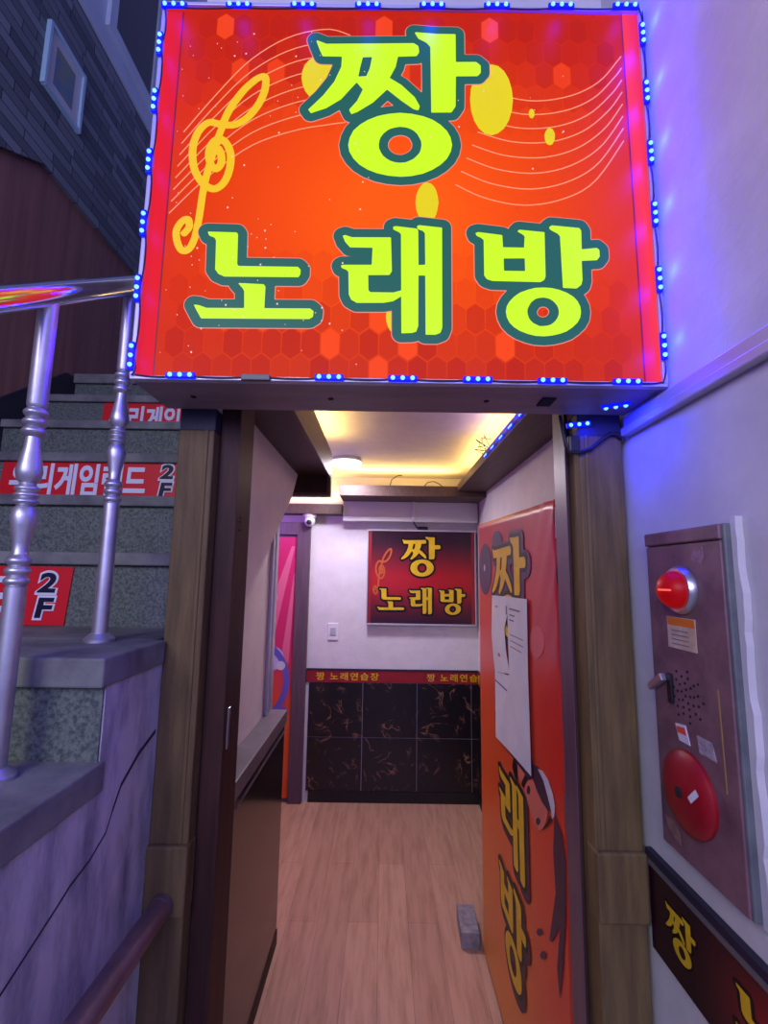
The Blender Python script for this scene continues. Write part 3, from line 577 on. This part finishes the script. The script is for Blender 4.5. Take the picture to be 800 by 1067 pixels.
for P in G['ell']:
    MB().face([(x, .8951, z) for x, z in mm(P)]).build('yellow_dot', M['yellowdot'], sg)
me, cx, cz, _, _ = flat_mesh('clef', CLEF, 0, .0004, 190); place('treble_clef', me, M['yellowlit'], sg, FACE_Y, (cx, .8948, cz))
b = MB(); rnd = random.Random(5)
for x, z in mm(G['specks'])+[(rnd.uniform(-.46, -.05), rnd.uniform(2.0, 2.8)) for _ in range(70)]+[(rnd.uniform(-.05, .5), rnd.uniform(2.0, 2.8)) for _ in range(14)]:
    r = rnd.choice((.0009, .0012, .0012, .002)); b.face([(x+r*math.cos(k), .8930, z+r*1.2*math.sin(k)) for k in (0, 1.05, 2.1, 3.14, 4.2, 5.2)])
sp = b.build('paint_specks', M['whitelit'], sg); sp['kind'] = 'stuff'
for key in ('jjang', 'no', 'rae', 'bang'):
    g = glyph(key)
    me, cx, cz, _, _ = flat_mesh(key, g, .0, .0004, 150); L = place('letter', me, M['lime'], sg, FACE_Y, (cx, .8933, cz))
    me, cx, cz, _, _ = flat_mesh(key, g, .0195, .0004, 150); place('letter_outline', me, M['teal'], L, FACE_Y, (cx, .8939, cz))
    me, cx, cz, _, _ = flat_mesh(key, g, .0212, .0004, 150); place('letter_rim', me, M['rimlit'], L, FACE_Y, (cx, .8945, cz))
for x in (-.42, -.12, .22): MB().lathe([(.006, 0), (.006, .002)], (x, .98, 1.9772), 'z', 10).build('screw', M['hole'], sg)
MB().box(.335, .365, .955, 1.0, 1.9755, 1.9795).build('cable_slot', M['hole'], sg, .001)
MB().box(-.287, -.23, .880, .890, 1.977, 1.989).build('driver_box', mat('grey driver case', (90, 92, 84), .5), sg, .0015)

# blue LED modules: three diodes in a strip, a wire joining them
def make_module():
    r = thing('led_module', (0, 0, 0), '', 'LED light')
    MB().box(-.029, .029, -.0035, .0035, -.0055, .0055).build('strip_body', M['ledbody'], r, .0015)
    for k in (-1, 0, 1): MB().lathe([(.0046, -.003), (.0046, -.0042), (.0036, -.0065), (.0015, -.0078)], (k*.0195, 0, 0), 'y', 10).build('diode', M['led'], r, smooth=True)
    return r
proto = make_module(); used = [False]
lamps = []
def led(x, y, z, rot, label, group, power=.3, lift=(0, -.02, 0)):
    o = copy_tree(proto) if used[0] else proto
    used[0] = True
    o.location = (x, y, z); o.rotation_euler = rot; tag(o, label, 'LED light', group)
    lamps.append((x+lift[0], y+lift[1], z+lift[2], power))
ORD = ['first', 'second', 'third', 'fourth', 'fifth', 'sixth', 'seventh', 'eighth']
gname = 'blue LED modules around the lightbox sign'
for i in range(8): led(-.484+.1438*i, .8845, 2.85+.0022*i, (0, 0, 0), f'{ORD[i]} blue LED module from the left along the top edge of the lightbox', gname)
for i, z in enumerate((2.75, 2.608, 2.461, 2.316, 2.171, 2.025)): led(-.5085, .8845, z, (0, PI/2, 0), f'{ORD[i]} blue LED module from the top down the left edge of the lightbox', gname)
for i, z in enumerate((2.793, 2.647, 2.499, 2.355, 2.207, 2.062)): led(.5555, .8845, z, (0, -PI/2, 0), f'{ORD[i]} blue LED module from the top down the right edge of the lightbox', gname, 1.8, (0, -.03, 0))
for i, x in enumerate((-.408, -.113, .033, .182, .33, .479)): led(x, .8845, 1.986, (0, 0, 0), f'{ORD[i]} blue LED module from the left along the bottom edge of the lightbox', gname)
led(.505, .985, 1.9755, (PI/2, 0, -.5), 'blue LED module stuck under the lightbox near its right end', gname, 2., (0, -.01, -.02))
led(.455, 1.0625, 1.956, (0, -.12, 0), 'blue LED module on the dark cap of the right door post', gname, 1.6)
for i, y in enumerate((1.669, 1.821, 1.972, 2.131, 2.278)):
    led(.5064, y, 2.199, (0, 0, -PI/2), f'{ORD[i]} blue LED module from the doorway along the ceiling tray edge', 'blue LED modules on the ceiling tray', .25, (-.03, 0, .04))
cb = MB()
def sag(P, r=.0016, amp=.006):
    out = []
    for a, b_ in zip(P[:-1], P[1:]):
        a = Vector(a); b_ = Vector(b_)
        for k in range(6):
            t = k/6; out.append(a.lerp(b_, t)+Vector((amp*math.sin(PI*t)*(.4 if abs(a.x-b_.x) > .02 else 1.2), -.001*math.sin(PI*t), -amp*.7*math.sin(PI*t))))
    out.append(Vector(P[-1])); cb.tube(out, r, 6)
sag([(-.484+.1438*i, .886, 2.847+.0022*i) for i in range(8)])
sag([(-.506, .886, z) for z in (2.85, 2.75, 2.608, 2.461, 2.316, 2.171, 2.025, 1.985)])
sag([(.551, .886, z) for z in (2.87, 2.793, 2.647, 2.499, 2.355, 2.207, 2.062, 1.985)])
sag([(x, .887, 1.987) for x in (-.5, -.408, -.26, -.113, .033, .182, .33, .479, .55)])
tag(cb.build('led_wire', M['cable'], smooth=True), 'thin black wire linking the blue LED modules round the lightbox', 'cable')
b = MB().tube([(.411, 1.06, 1.976), (.413, 1.05, 1.93), (.419, 1.05, 1.9), (.428, 1.05, 1.886), (.441, 1.05, 1.884), (.474, 1.05, 1.894), (.5, 1.05, 1.915), (.521, 1.05, 1.931), (.535, 1.052, 1.932), (.549, 1.056, 1.922)], .0045, 10)
tag(b.build('power_cable', M['cable'], smooth=True), 'black cable looped across the head of the right post', 'cable')
tag(MB().box(.424, .45, 1.045, 1.061, 1.885, 1.925).build('junction_box', M['black'], bevel=.004), 'small black junction box on the right door post', 'box')
b = MB().tube([(.505, 1.66, 2.197), (.505, 1.9, 2.196), (.506, 2.28, 2.197)], .0018, 6)
tag(b.build('tray_wire', M['cable'], smooth=True), 'wire linking the blue LED modules on the ceiling tray', 'cable')

# ------------------------------------------------------------------ things in the corridor
def small_sign():
    s = thing('wall_sign', (.285, 3.52, 1.23), 'unlit dark red square sign with yellow letters on the back wall', 'sign')
    x0, x1, z0, z1 = -.121, .69, 1.232, 1.936; Y = 3.505; sx = (x1-x0)/(X1-X0); sz = (z1-z0)/(Z1-Z0)
    tx = lambda x: x0+(x-X0)*sx; tz = lambda z: z0+(z-Z0)*sz
    MB().box(x0+.004, x1-.004, 3.512, 3.548, z0+.004, z1-.004).build('housing', M['alu'], s, .002)
    b = MB(); k = .012
    for q in ((x0, x1, z0, z0+k), (x0, x1, z1-k, z1), (x0, x0+k*.6, z0+k, z1-k), (x1-k*.6, x1, z0+k, z1-k)): b.box(q[0], q[1], Y-.003, 3.514, q[2], q[3])
    b.build('rim', M['alu'], s, .001)
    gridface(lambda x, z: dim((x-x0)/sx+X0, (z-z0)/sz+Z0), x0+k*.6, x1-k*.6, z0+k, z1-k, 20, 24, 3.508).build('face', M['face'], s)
    for xb in (x0+.012, x1-.032): MB().box(xb, xb+.02, 3.5065, 3.5075, z0+k, z1-k).build('side_band', M['stripred'], s)
    me, cx, cz, _, _ = flat_mesh('clef', CLEF, 0, .0004, 190); place('treble_clef', me, mat('dull orange ink', (180, 84, 30), .5), s, FACE_Y, (tx(cx), 3.5065, tz(cz)), sx, sz)
    for key, (bx0, bz1), (bx1, bz0) in (('jjang', (.132, 1.884), (.427, 1.588)), ('no', (-.041, 1.497), (.159, 1.34)), ('rae', (.193, 1.508), (.363, 1.315)), ('bang', (.413, 1.504), (.61, 1.312))):
        me, _, _, w, h = flat_mesh(key, glyph(key), .0, .0004, 150); a, c = (bx1-bx0)/w, (bz1-bz0)/h
        pos = ((bx0+bx1)/2, 3.505, (bz0+bz1)/2); L = place('letter', me, M['gold'], s, FACE_Y, pos, a, c)
        me, _, _, _, _ = flat_mesh(key, glyph(key), .016, .0004, 150); place('letter_outline', me, M['inkblack'], L, FACE_Y, (pos[0]+.001, 3.5058, pos[2]-.001), a, c)
small_sign()
def strip(name, label, x0, x1, spans):
    r = thing(name, ((x0+x1)/2, 3.545, .86), label, 'sign strip')
    MB().box(x0, x1, 3.54, 3.549, .816, .9).build('band', M['stripred'], r, .001)
    MB().box(x0, x1, 3.536, 3.549, .9, .912).build('edging', M['trimnavy'], r, .001)
    for txt, a0, a1 in spans:
        me, a, b_, c, d = text_mesh(txt, .012, .001, 0, 1.22); sx = (a1-a0)/(b_-a); sz = .054/(d-c)
        place('lettering', me, M['gold'], r, FACE_Y, (a0-a*sx, 3.539, .831-c*sz), sx, sz)
strip('sign_strip', 'narrow red strip with small yellow lettering along the back wall', -.548, .708, [('짱 노래연습장', -.478, -.02), ('짱 노래연습', .33, .70)])
r = thing('sign_strip', (.706, 2.4, .86), 'narrow red strip on the tiled side wall, turning the corner', 'sign strip')
MB().box(.7, .709, 1.23, 3.538, .816, .9).build('band', M['stripred'], r, .001); MB().box(.696, .709, 1.23, 3.535, .9, .912).build('edging', M['trimnavy'], r, .001)
me, a, b_, c, d = text_mesh('장', .02, .001); sx = .06/(b_-a); place('lettering', me, M['gold'], r, FACE_X, (.699, 3.52+a*sx, .826-c*.064/(d-c)), sx, .064/(d-c))

# banner on the opened door
def ban(y, z):
    v = z/1.84; c = mix((212, 130, 44), (216, 84, 34), min(1, max(0, (v-.05)/.4)))
    c = mix(c, (182, 44, 62), min(1, max(0, (v-.5)/.45)))
    k = min(1, max(0, (1.62-y)/.35)); c = mix(c, (204, 30, 28) if v < .75 else (178, 40, 62), k*.6)
    g = .5+.5*math.sin(y*11+z*3.1); return mix(c, (226, 96, 60), .16*g)
bn = thing('door_banner', (.45, 1.7, .06), 'tall red and orange banner covering the opened door leaf', 'banner')
b = MB(); ny, nz = 44, 72; ya, yb = 1.208, 2.205
def bp(i, j):
    y = ya+(yb-ya)*i/ny; v = j/nz; ztop = 1.802+(y-1.216)*.038
    z = .03+(ztop-.03)*v
    near = max(0, 1-(y-ya)/.22)*max(0, (v-.7)/.3)
    x = .4495-.005*near*(math.sin(z*42+y*60)+1)
    return (x, y, z)
for i in range(ny):
    for j in range(nz):
        q = [bp(*p) for p in ((i, j), (i+1, j), (i+1, j+1), (i, j+1))]; b.face(q, [lin(ban(p[1], p[2])) for p in q])
o = b.build('cloth', M['banner'], bn); 
for p in o.data.polygons: p.use_smooth = True
sd = o.modifiers.new('thickness', 'SOLIDIFY'); sd.thickness = .0012; sd.offset = 0
def art(name, P, m, lvl, hole=None):
    x = .4472-.0006*lvl
    return MB().prism(mm(P), 'x', x-.0002, x+.0002).build(name, M[m], bn)
art('record_disc', D['disc1'], 'violetink', 0); art('record_hub', D['disc1c'], 'paleink', 1); art('record_disc', D['disc2'], 'violetink', 0.4)
art('light_spot', D['spot'], 'pinkink', 0)
for k, m, l in (('neck', 'skinink', 0), ('face', 'skinink', .5), ('hair1', 'inkblack', 1), ('hair2', 'inkblack', 1), ('cupd', 'plumink', 1), ('arm', 'plumink', .6), ('chin', 'inkblack', 1.2), ('cupw', 'paleink', 1.6), ('eye1', 'plumink', 1.2), ('eye2', 'plumink', 1.2), ('dot1', 'plumink', .8), ('dot2', 'plumink', .8)):
    art({'neck': 'neck_print', 'face': 'face_print', 'hair1': 'hair_print', 'hair2': 'hair_print', 'cupd': 'headphone_pad', 'cupw': 'headphone_shell', 'arm': 'headband_print', 'chin': 'collar_print', 'eye1': 'eye_print', 'eye2': 'eye_print', 'dot1': 'dot_print', 'dot2': 'dot_print'}[k], D[k], m, l)
def ban_letter(key, y0, y1, z0, z1, off=.02):
    me, _, _, w, h = flat_mesh(key, glyph(key), .0, .0004, 150); a, c = (y1-y0)/w, (z1-z0)/h; pos = (.4446, (y0+y1)/2, (z0+z1)/2)
    L = place('letter', me, M['gold'], bn, FACE_X, pos, a, c)
    me, _, _, _, _ = flat_mesh(key, glyph(key), off, .0004, 150); place('letter_outline', me, M['inkblack'], L, FACE_X, (.4451, pos[1], pos[2]), a, c)
    me, _, _, _, _ = flat_mesh(key, glyph(key), off*2, .0004, 150); place('letter_shadow', me, M['plumink' if key != 'jjang' else 'violetink'], L, FACE_X, (.4457, pos[1]-.012, pos[2]-.006), a, c)
ban_letter('jjang', 1.47, 1.925, 1.385, 1.735, .014); ban_letter('no', 1.5, 1.89, 1.03, 1.27, .012); ban_letter('rae', 1.555, 1.865, .655, .925, .011); ban_letter('bang', 1.56, 1.885, .285, .585, .011)
# notices pasted over it
def notice(P, x, label, lines):
    n = thing('paper_notice', (x, 1.7, 1.2), label, 'notice', 'paper notices pasted on the door banner')
    MB().prism(mm(P), 'x', x-.0004, x+.0004).build('sheet', M['paper'], n)
    for y0, y1, z, wd, m in lines: MB().box(x-.0009, x-.0004, min(y0, y1), max(y0, y1), z, z+wd).build('printed_line', M[m], n)
notice(D['paper1'], .4415, 'torn left paper notice on the banner with a ragged slit', [(1.86, 1.83, 1.48, .006, 'greyink'), (1.83, 1.80, 1.3, .012, 'redink')])
notice(D['paper2'], .4405, 'upper right paper notice on the banner with printed lines', [(1.655, 1.53, 1.485, .006, 'greyink'), (1.655, 1.59, 1.465, .005, 'greyink'), (1.655, 1.60, 1.448, .005, 'greyink'), (1.70, 1.685, 1.465, .03, 'greyink'), (1.65, 1.50, 1.40, .003, 'greyink'), (1.65, 1.50, 1.38, .003, 'greyink'), (1.65, 1.52, 1.36, .003, 'greyink')])
notice(D['paper3'], .4395, 'lower blank paper notice on the banner, hanging to a point', [(1.87, 1.70, 1.20, .006, 'blueink')])

# brick stopping the door
b = MB().box(-.04, .04, -.09, .09, 0, .068).build('door_stop_brick', M['brick'], bevel=.004)
b.location = (.405, 2.335, 0); b.rotation_euler = (0, 0, -.04); tag(b, 'grey brick on the floor holding the bannered door open', 'brick')

# red poster on the back-room door
po = thing('door_poster', (-1.0, 3.527, .06), 'pink and red poster on the purple framed back door', 'poster')
x0, x1 = -1.40, -.652
gridface(lambda x, z: mix((214, 84, 40), (196, 36, 96), min(1, max(0, (z-.55)/.55))), x0, x1, .03, 1.87, 4, 24, 3.527).build('sheet', M['banner'], po)
MB().prism([(-.92, 1.1), (-.80, 1.1), (-.665, 1.8), (-.69, 1.8)], 'y', 3.5255, 3.5263).build('light_ray', mat('rose ink', (214, 96, 130), .5), po)
MB().prism([(-.74, .95), (-.68, .95), (-.655, 1.6), (-.665, 1.6)], 'y', 3.5255, 3.5263).build('light_ray', bpy.data.materials['rose ink'], po)
MB().lathe([(.06, 0), (.06, .0006)], (-.84, 3.5245, 1.42), 'y', 24).build('light_spot', mat('lilac ink', (206, 150, 196), .5), po)
hp = dict(st=[([(-.90+.21*math.cos(t), .82+.26*math.sin(t)) for t in [PI*.62-i*PI/16*.95 for i in range(16)]]+[(-.70, .62)], .022)])
me, cx, cz, _, _ = flat_mesh('hp', hp, 0, .0006, 110); place('headband_print', me, mat('violet ink', (96, 84, 176), .4), po, FACE_Y, (cx, 3.5244, cz))
MB().lathe([(.085, 0), (.085, .0006)], (-.80, 3.5246, .98), 'y', 24).build('ear_cup_print', mat('lilac white ink', (180, 170, 220), .4), po)
MB().lathe([(.032, 0), (.032, .0006)], (-.735, 3.5238, .93), 'y', 20).build('bolt_print', M['paleink'], po)

# ceiling lamp, camera, switch, cable cover, loose wires
la = thing('ceiling_lamp', (-.25, 3.0, 2.34), 'round white ceiling lamp in the corner of the lit tray', 'lamp')
MB().lathe([(.095, 0), (.1, -.012), (.1, -.02)], (-.25, 2.97, 2.34), 'z', 32).build('base', M['white'], la, smooth=True)
MB().lathe([(.098, -.02), (.098, -.034), (.085, -.047), (.05, -.052), (.001, -.053)], (-.25, 2.97, 2.34), 'z', 32).build('diffuser', M['lamp'], la, smooth=True)
cm = thing('security_camera', (-.555, 3.44, 2.037), 'small white dome security camera under the brown soffit', 'camera')
MB().lathe([(.05, 0), (.05, -.018), (.043, -.028)], (-.555, 3.48, 2.037), 'z', 24).build('base', M['white'], cm, smooth=True)
prof = [(.042*math.sin(t), -.028-.03-.042*math.cos(t)*-1 if False else -.05+.042*math.cos(t)) for t in [PI*i/12 for i in range(1, 13)]]
MB().lathe(prof, (-.555, 3.475, 2.037), 'z', 20).build('ball', M['white'], cm, smooth=True)
MB().lathe([(.001, -.047), (.014, -.045), (.019, -.04), (.019, -.034)], (-.553, 3.475, 1.975), 'y', 18).build('lens', M['black'], cm, smooth=True)
sw_ = thing('light_switch', (-.364, 3.548, 1.175), 'white light switch plate on the back wall', 'switch')
MB().box(-.402, -.326, 3.541, 3.5495, 1.113, 1.237).build('plate', M['white'], sw_, .004); MB().box(-.385, -.343, 3.537, 3.542, 1.15, 1.205).build('rocker', M['alu'], sw_, .002)
tag(MB().box(.205, .232, 3.44, 3.4475, 1.99, 2.139).build('cable_cover', M['white'], bevel=.003), 'white vertical cable cover on the boxed duct', 'cable cover')
b = thing('power_plug', (.27, 3.52, 1.95), 'black plug and lead lying on top of the small sign', 'plug')
MB().box(.255, .335, 3.515, 3.545, 1.937, 1.962).build('plug_body', M['black'], b, .008); MB().tube([(.255, 3.53, 1.95), (.235, 3.5, 1.975), (.222, 3.46, 1.987), (.218, 3.44, 2.0)], .005, 8).build('lead', M['cable'], b, smooth=True)
for pts, lab in (([(.04, 3.2, 2.215), (.05, 3.17, 2.25), (.09, 3.16, 2.275), (.12, 3.165, 2.28)], 'stray wire curling up from the back tray edge, left one'),
                 ([(.28, 3.2, 2.215), (.3, 3.17, 2.235), (.34, 3.165, 2.24), (.38, 3.18, 2.225), (.4, 3.2, 2.215)], 'stray wire bent over the back tray edge, right one')):
    tag(MB().tube(pts, .003, 6).build('loose_wire', M['cable'], smooth=True), lab, 'wire')
rnd = random.Random(11); b = MB()
for k in range(5):
    p = Vector((.505, 2.2+.03*k, 2.225)); b.tube([p+Vector((rnd.uniform(-.05, .01), rnd.uniform(-.06, .06), rnd.uniform(0, .06))) if i else p for i in range(5)], .002, 5)
tag(b.build('wire_tangle', M['cable'], smooth=True), 'tangle of thin wires behind the tray LED modules', 'wire')

# ------------------------------------------------------------------ fire alarm box on the outside wall
fa = thing('fire_alarm_box', (.554, .853, 1.107), 'old plum coloured fire alarm box on the right wall', 'alarm box')
MB().box(.544, .5678, .745, .962, 1.107, 1.690).build('case', M['boxside'], fa, .003)
rnd = random.Random(4); zz = [1.10+.02*k for k in range(31)]; b = MB()
P = [(.7465, z) for z in zz]+[(.735-rnd.uniform(0, .006), z) for z in reversed(zz)]
b.prism(P, 'x', .5555, .5679).build('putty_edge', M['plaster'], fa, .001)
MB().box(.539, .5445, .749, .960, 1.11, 1.662).build('door', M['boxpaint'], fa, .002)
MB().box(.536, .5445, .747, .961, 1.664, 1.689).build('hood', M['boxpaint'], fa, .003)
lp = MB().lathe([(.043, 0), (.043, -.006), (.039, -.012), (.034, -.012)], (.5385, .852, 1.58), 'x', 28).build('alarm_lamp', M['chrome'], fa, smooth=True)
MB().lathe([(.034*math.cos(t), -.01-.032*math.sin(t)) for t in [PI/2*i/9 for i in range(9)]]+[(.001, -.042)], (.5385, .852, 1.58), 'x', 28).build('lens', M['lampred'], lp, smooth=True)
MB().tube([(.5285-.0323*math.sin(t), .852-.0343*math.cos(t), 1.58) for t in [math.radians(q) for q in range(48, 92, 6)]], .0014, 6).build('filament_glow', M['filament'], lp)
be = MB().lathe([(.069, 0), (.069, -.006), (.064, -.0115), (.052, -.0165), (.03, -.02), (.012, -.021), (.001, -.021)], (.5385, .866, 1.232), 'x', 36).build('bell', M['bell'], fa, smooth=True)
MB().lathe([(.009, 0), (.009, -.003), (.005, -.004), (.001, -.004)], (.5185, .866, 1.234), 'x', 14).build('bell_nut', M['hole'], be, smooth=True)
MB().face([(.5175, .842, 1.236), (.5175, .834, 1.229), (.5195, .815, 1.249), (.5195, .823, 1.256)]).build('tag', M['paper'], be)
b = MB(); rnd = random.Random(2)
for ringr, n in ((.0, 1), (.012, 5), (.022, 9), (.033, 12), (.044, 9)):
    for k in range(n):
        t = 2*PI*k/n+ringr*40; b.lathe([(.0024, 0), (.0024, -.0012)], (.5393, .862+ringr*math.cos(t)*1.05, 1.394+ringr*math.sin(t)), 'x', 8)
b.build('speaker_holes', M['hole'], fa)
hd = MB().box(.5335, .5395, .896, .91, 1.372, 1.425).build('latch_plate', M['black'], fa, .002)
MB().prism([(.905, 1.412), (.912, 1.424), (.955, 1.396), (.951, 1.384)], 'x', .522, .5335).build('latch_lever', M['chrome'], hd, .002)
lb = MB().box(.5378, .5392, .822, .902, 1.474, 1.53).build('sticker', M['label'], fa)
MB().box(.5374, .538, .824, .9, 1.515, 1.529).build('orange_header', M['orange'], lb)
for k in range(4): MB().box(.5374, .538, .842, .89, 1.505-.008*k, 1.507-.008*k).build('printed_line', M['greyink'], lb)
s1 = MB().prism([(.897, 1.339), (.868, 1.343), (.858, 1.312), (.888, 1.312)], 'x', .5378, .5392).build('sticker', M['paper'], fa); MB().prism([(.894, 1.335), (.87, 1.338), (.866, 1.326), (.891, 1.325)], 'x', .5374, .538).build('red_header', M['redink'], s1)
MB().prism([(.838, 1.336), (.802, 1.336), (.793, 1.309), (.834, 1.309)], 'x', .5378, .5392).build('sticker', mat('grey photo sticker', (170, 164, 172), .6, c2=(120, 104, 120), scale=80), fa)
MB().prism([(.822, 1.632), (.812, 1.652), (.803, 1.644), (.79, 1.655), (.789, 1.636), (.797, 1.625), (.808, 1.63)], 'x', .5378, .5392).build('torn_sticker', M['scuff'], fa)
MB().prism([(.946, 1.16), (.925, 1.162), (.905, 1.145), (.904, 1.128), (.922, 1.134), (.94, 1.142)], 'x', .5378, .5392).build('torn_sticker', M['beige'], fa)
MB().prism([(.779, 1.425), (.777, 1.425), (.774, 1.27), (.776, 1.27)], 'x', .5376, .5392).build('scrape', M['goldline'], fa)

# printed strip low on the outside wall
bs = thing('sign_strip', (.563, .5, .86), 'dark red strip with big yellow letters low on the outside wall', 'sign strip')
b = MB(); n = 40
def bandc(y, z):
    u = (y+.2)*6.2; c = mix((44, 12, 24), (168, 20, 28), max(0, math.sin(u*1.25+.9))**1.5); return mix(c, (34, 12, 22), min(1, abs(z-.935)/.085)**1.6*.7)
for i in range(n):
    for j in range(6):
        q = [(1.058-(1.358)*a/n, .858+.16*c/6) for a, c in ((i, j), (i+1, j), (i+1, j+1), (i, j+1))]; b.face([(.562, *p) for p in q], [lin(bandc(*p)) for p in q])
o = b.build('face', M['banner'], bs); sd = o.modifiers.new('thickness', 'SOLIDIFY'); sd.thickness = .004; sd.offset = 0
MB().box(.556, .5675, -.3, 1.058, 1.016, 1.03).build('grey_edging', M['trimgrey'], bs, .001); MB().box(.554, .5675, -.3, 1.058, 1.03, 1.046).build('navy_edging', M['trimnavy'], bs, .001)
for key, yc, w_ in (('jjang', .96, .088), ('no', .775, .1), ('rae', .6, .09), ('bang', .43, .095)):
    me, _, _, w, h = flat_mesh(key, glyph(key), .002, .0004, 150); L = place('letter', me, M['gold'], bs, FACE_X, (.5592, yc, .942), w_/w, .082/h if key != 'no' else .07/h)
    me, _, _, _, _ = flat_mesh(key, glyph(key), .02, .0004, 150); place('letter_outline', me, M['inkblack'], L, FACE_X, (.5597, yc, .942), w_/w, .082/h if key != 'no' else .07/h)

# ------------------------------------------------------------------ light
def light(name, kind, loc, energy, col, size=.1, rot=(0, 0, 0), sy=None, spread=None):
    l = bpy.data.lights.new(name, kind); l.energy = energy; l.color = lin(col)
    if kind == 'AREA':
        l.size = size
        if sy: l.shape = 'RECTANGLE'; l.size_y = sy
        if spread: l.spread = spread
    else: l.shadow_soft_size = size
    o = bpy.data.objects.new(name, l); o.location = loc; o.rotation_euler = rot; COL.objects.link(o); return o
for i, (x, y, z, p) in enumerate(lamps):
    down = z < 1.97 and y > .9 and y < 1.2
    o = light('blue_diode_light', 'SPOT' if down else 'POINT', (x, y, z), p, (2, 12, 255), .012)
    if down: o.data.spot_size = math.radians(150); o.data.spot_blend = 1; o.rotation_euler = (0, math.radians(-42), 0)
light('lamp_light', 'AREA', (-.25, 2.97, 2.283), 17, (240, 234, 255), .18)
light('cove_left', 'AREA', (-.30, 1.9, 2.208), 5.5, (255, 208, 112), .03, (PI, 0, 0), 1.1)
light('cove_right', 'AREA', (.56, 2.3, 2.24), 5, (255, 208, 112), .03, (PI, 0, 0), 1.7)
light('cove_back', 'AREA', (.1, 3.27, 2.235), 5, (255, 208, 112), .8, (PI, 0, 0), .03)
light('cove_hall', 'AREA', (-.95, 3.46, 2.13), 6, (255, 212, 120), 1.2, (PI, 0, 0), .03)
light('purple_room_light', 'POINT', (-.95, 2.95, 2.0), 8, (186, 116, 255), .08)
light('added_street_fill', 'AREA', (-1.1, -1.5, 2.7), 43, (222, 216, 238), 1.0, (math.radians(70), 0, math.radians(-42)))  # added fill from behind the camera, aimed at the right wall
light('added_violet_fill', 'AREA', (.3, -1.9, 2.6), 34, (126, 112, 255), 1.0, (math.radians(75), 0, math.radians(20)))  # added violet fill, no visible source, for the left and stair walls
light('added_front_fill', 'AREA', (-.5, -2.6, 2.7), 34, (214, 220, 236), 1.2, (math.radians(80), 0, math.radians(-6)))  # added unseen fill to brighten stair risers and other front faces
W = bpy.data.worlds.new('night'); bpy.context.scene.world = W; W.use_nodes = True
bg = W.node_tree.nodes['Background']; bg.inputs['Color'].default_value = (*lin((120, 124, 200)), 1); bg.inputs['Strength'].default_value = .5

# ------------------------------------------------------------------ camera
cam = bpy.data.cameras.new('camera'); cam.sensor_fit = 'HORIZONTAL'; cam.sensor_width = 36; cam.lens = 36*487/800; cam.clip_start = .02
co = bpy.data.objects.new('camera', cam); COL.objects.link(co)
co.matrix_world = Matrix.Translation((0, 0, 1.6)) @ Matrix.Rotation(PI/2+math.radians(7.6), 4, 'X') @ Matrix.Rotation(math.radians(.85), 4, 'Z')
sc = bpy.context.scene; sc.camera = co
sc.view_settings.view_transform = 'Standard'; sc.view_settings.look = 'None'; sc.view_settings.exposure = 0; sc.view_settings.gamma = 1; sc.view_settings.use_curve_mapping = False
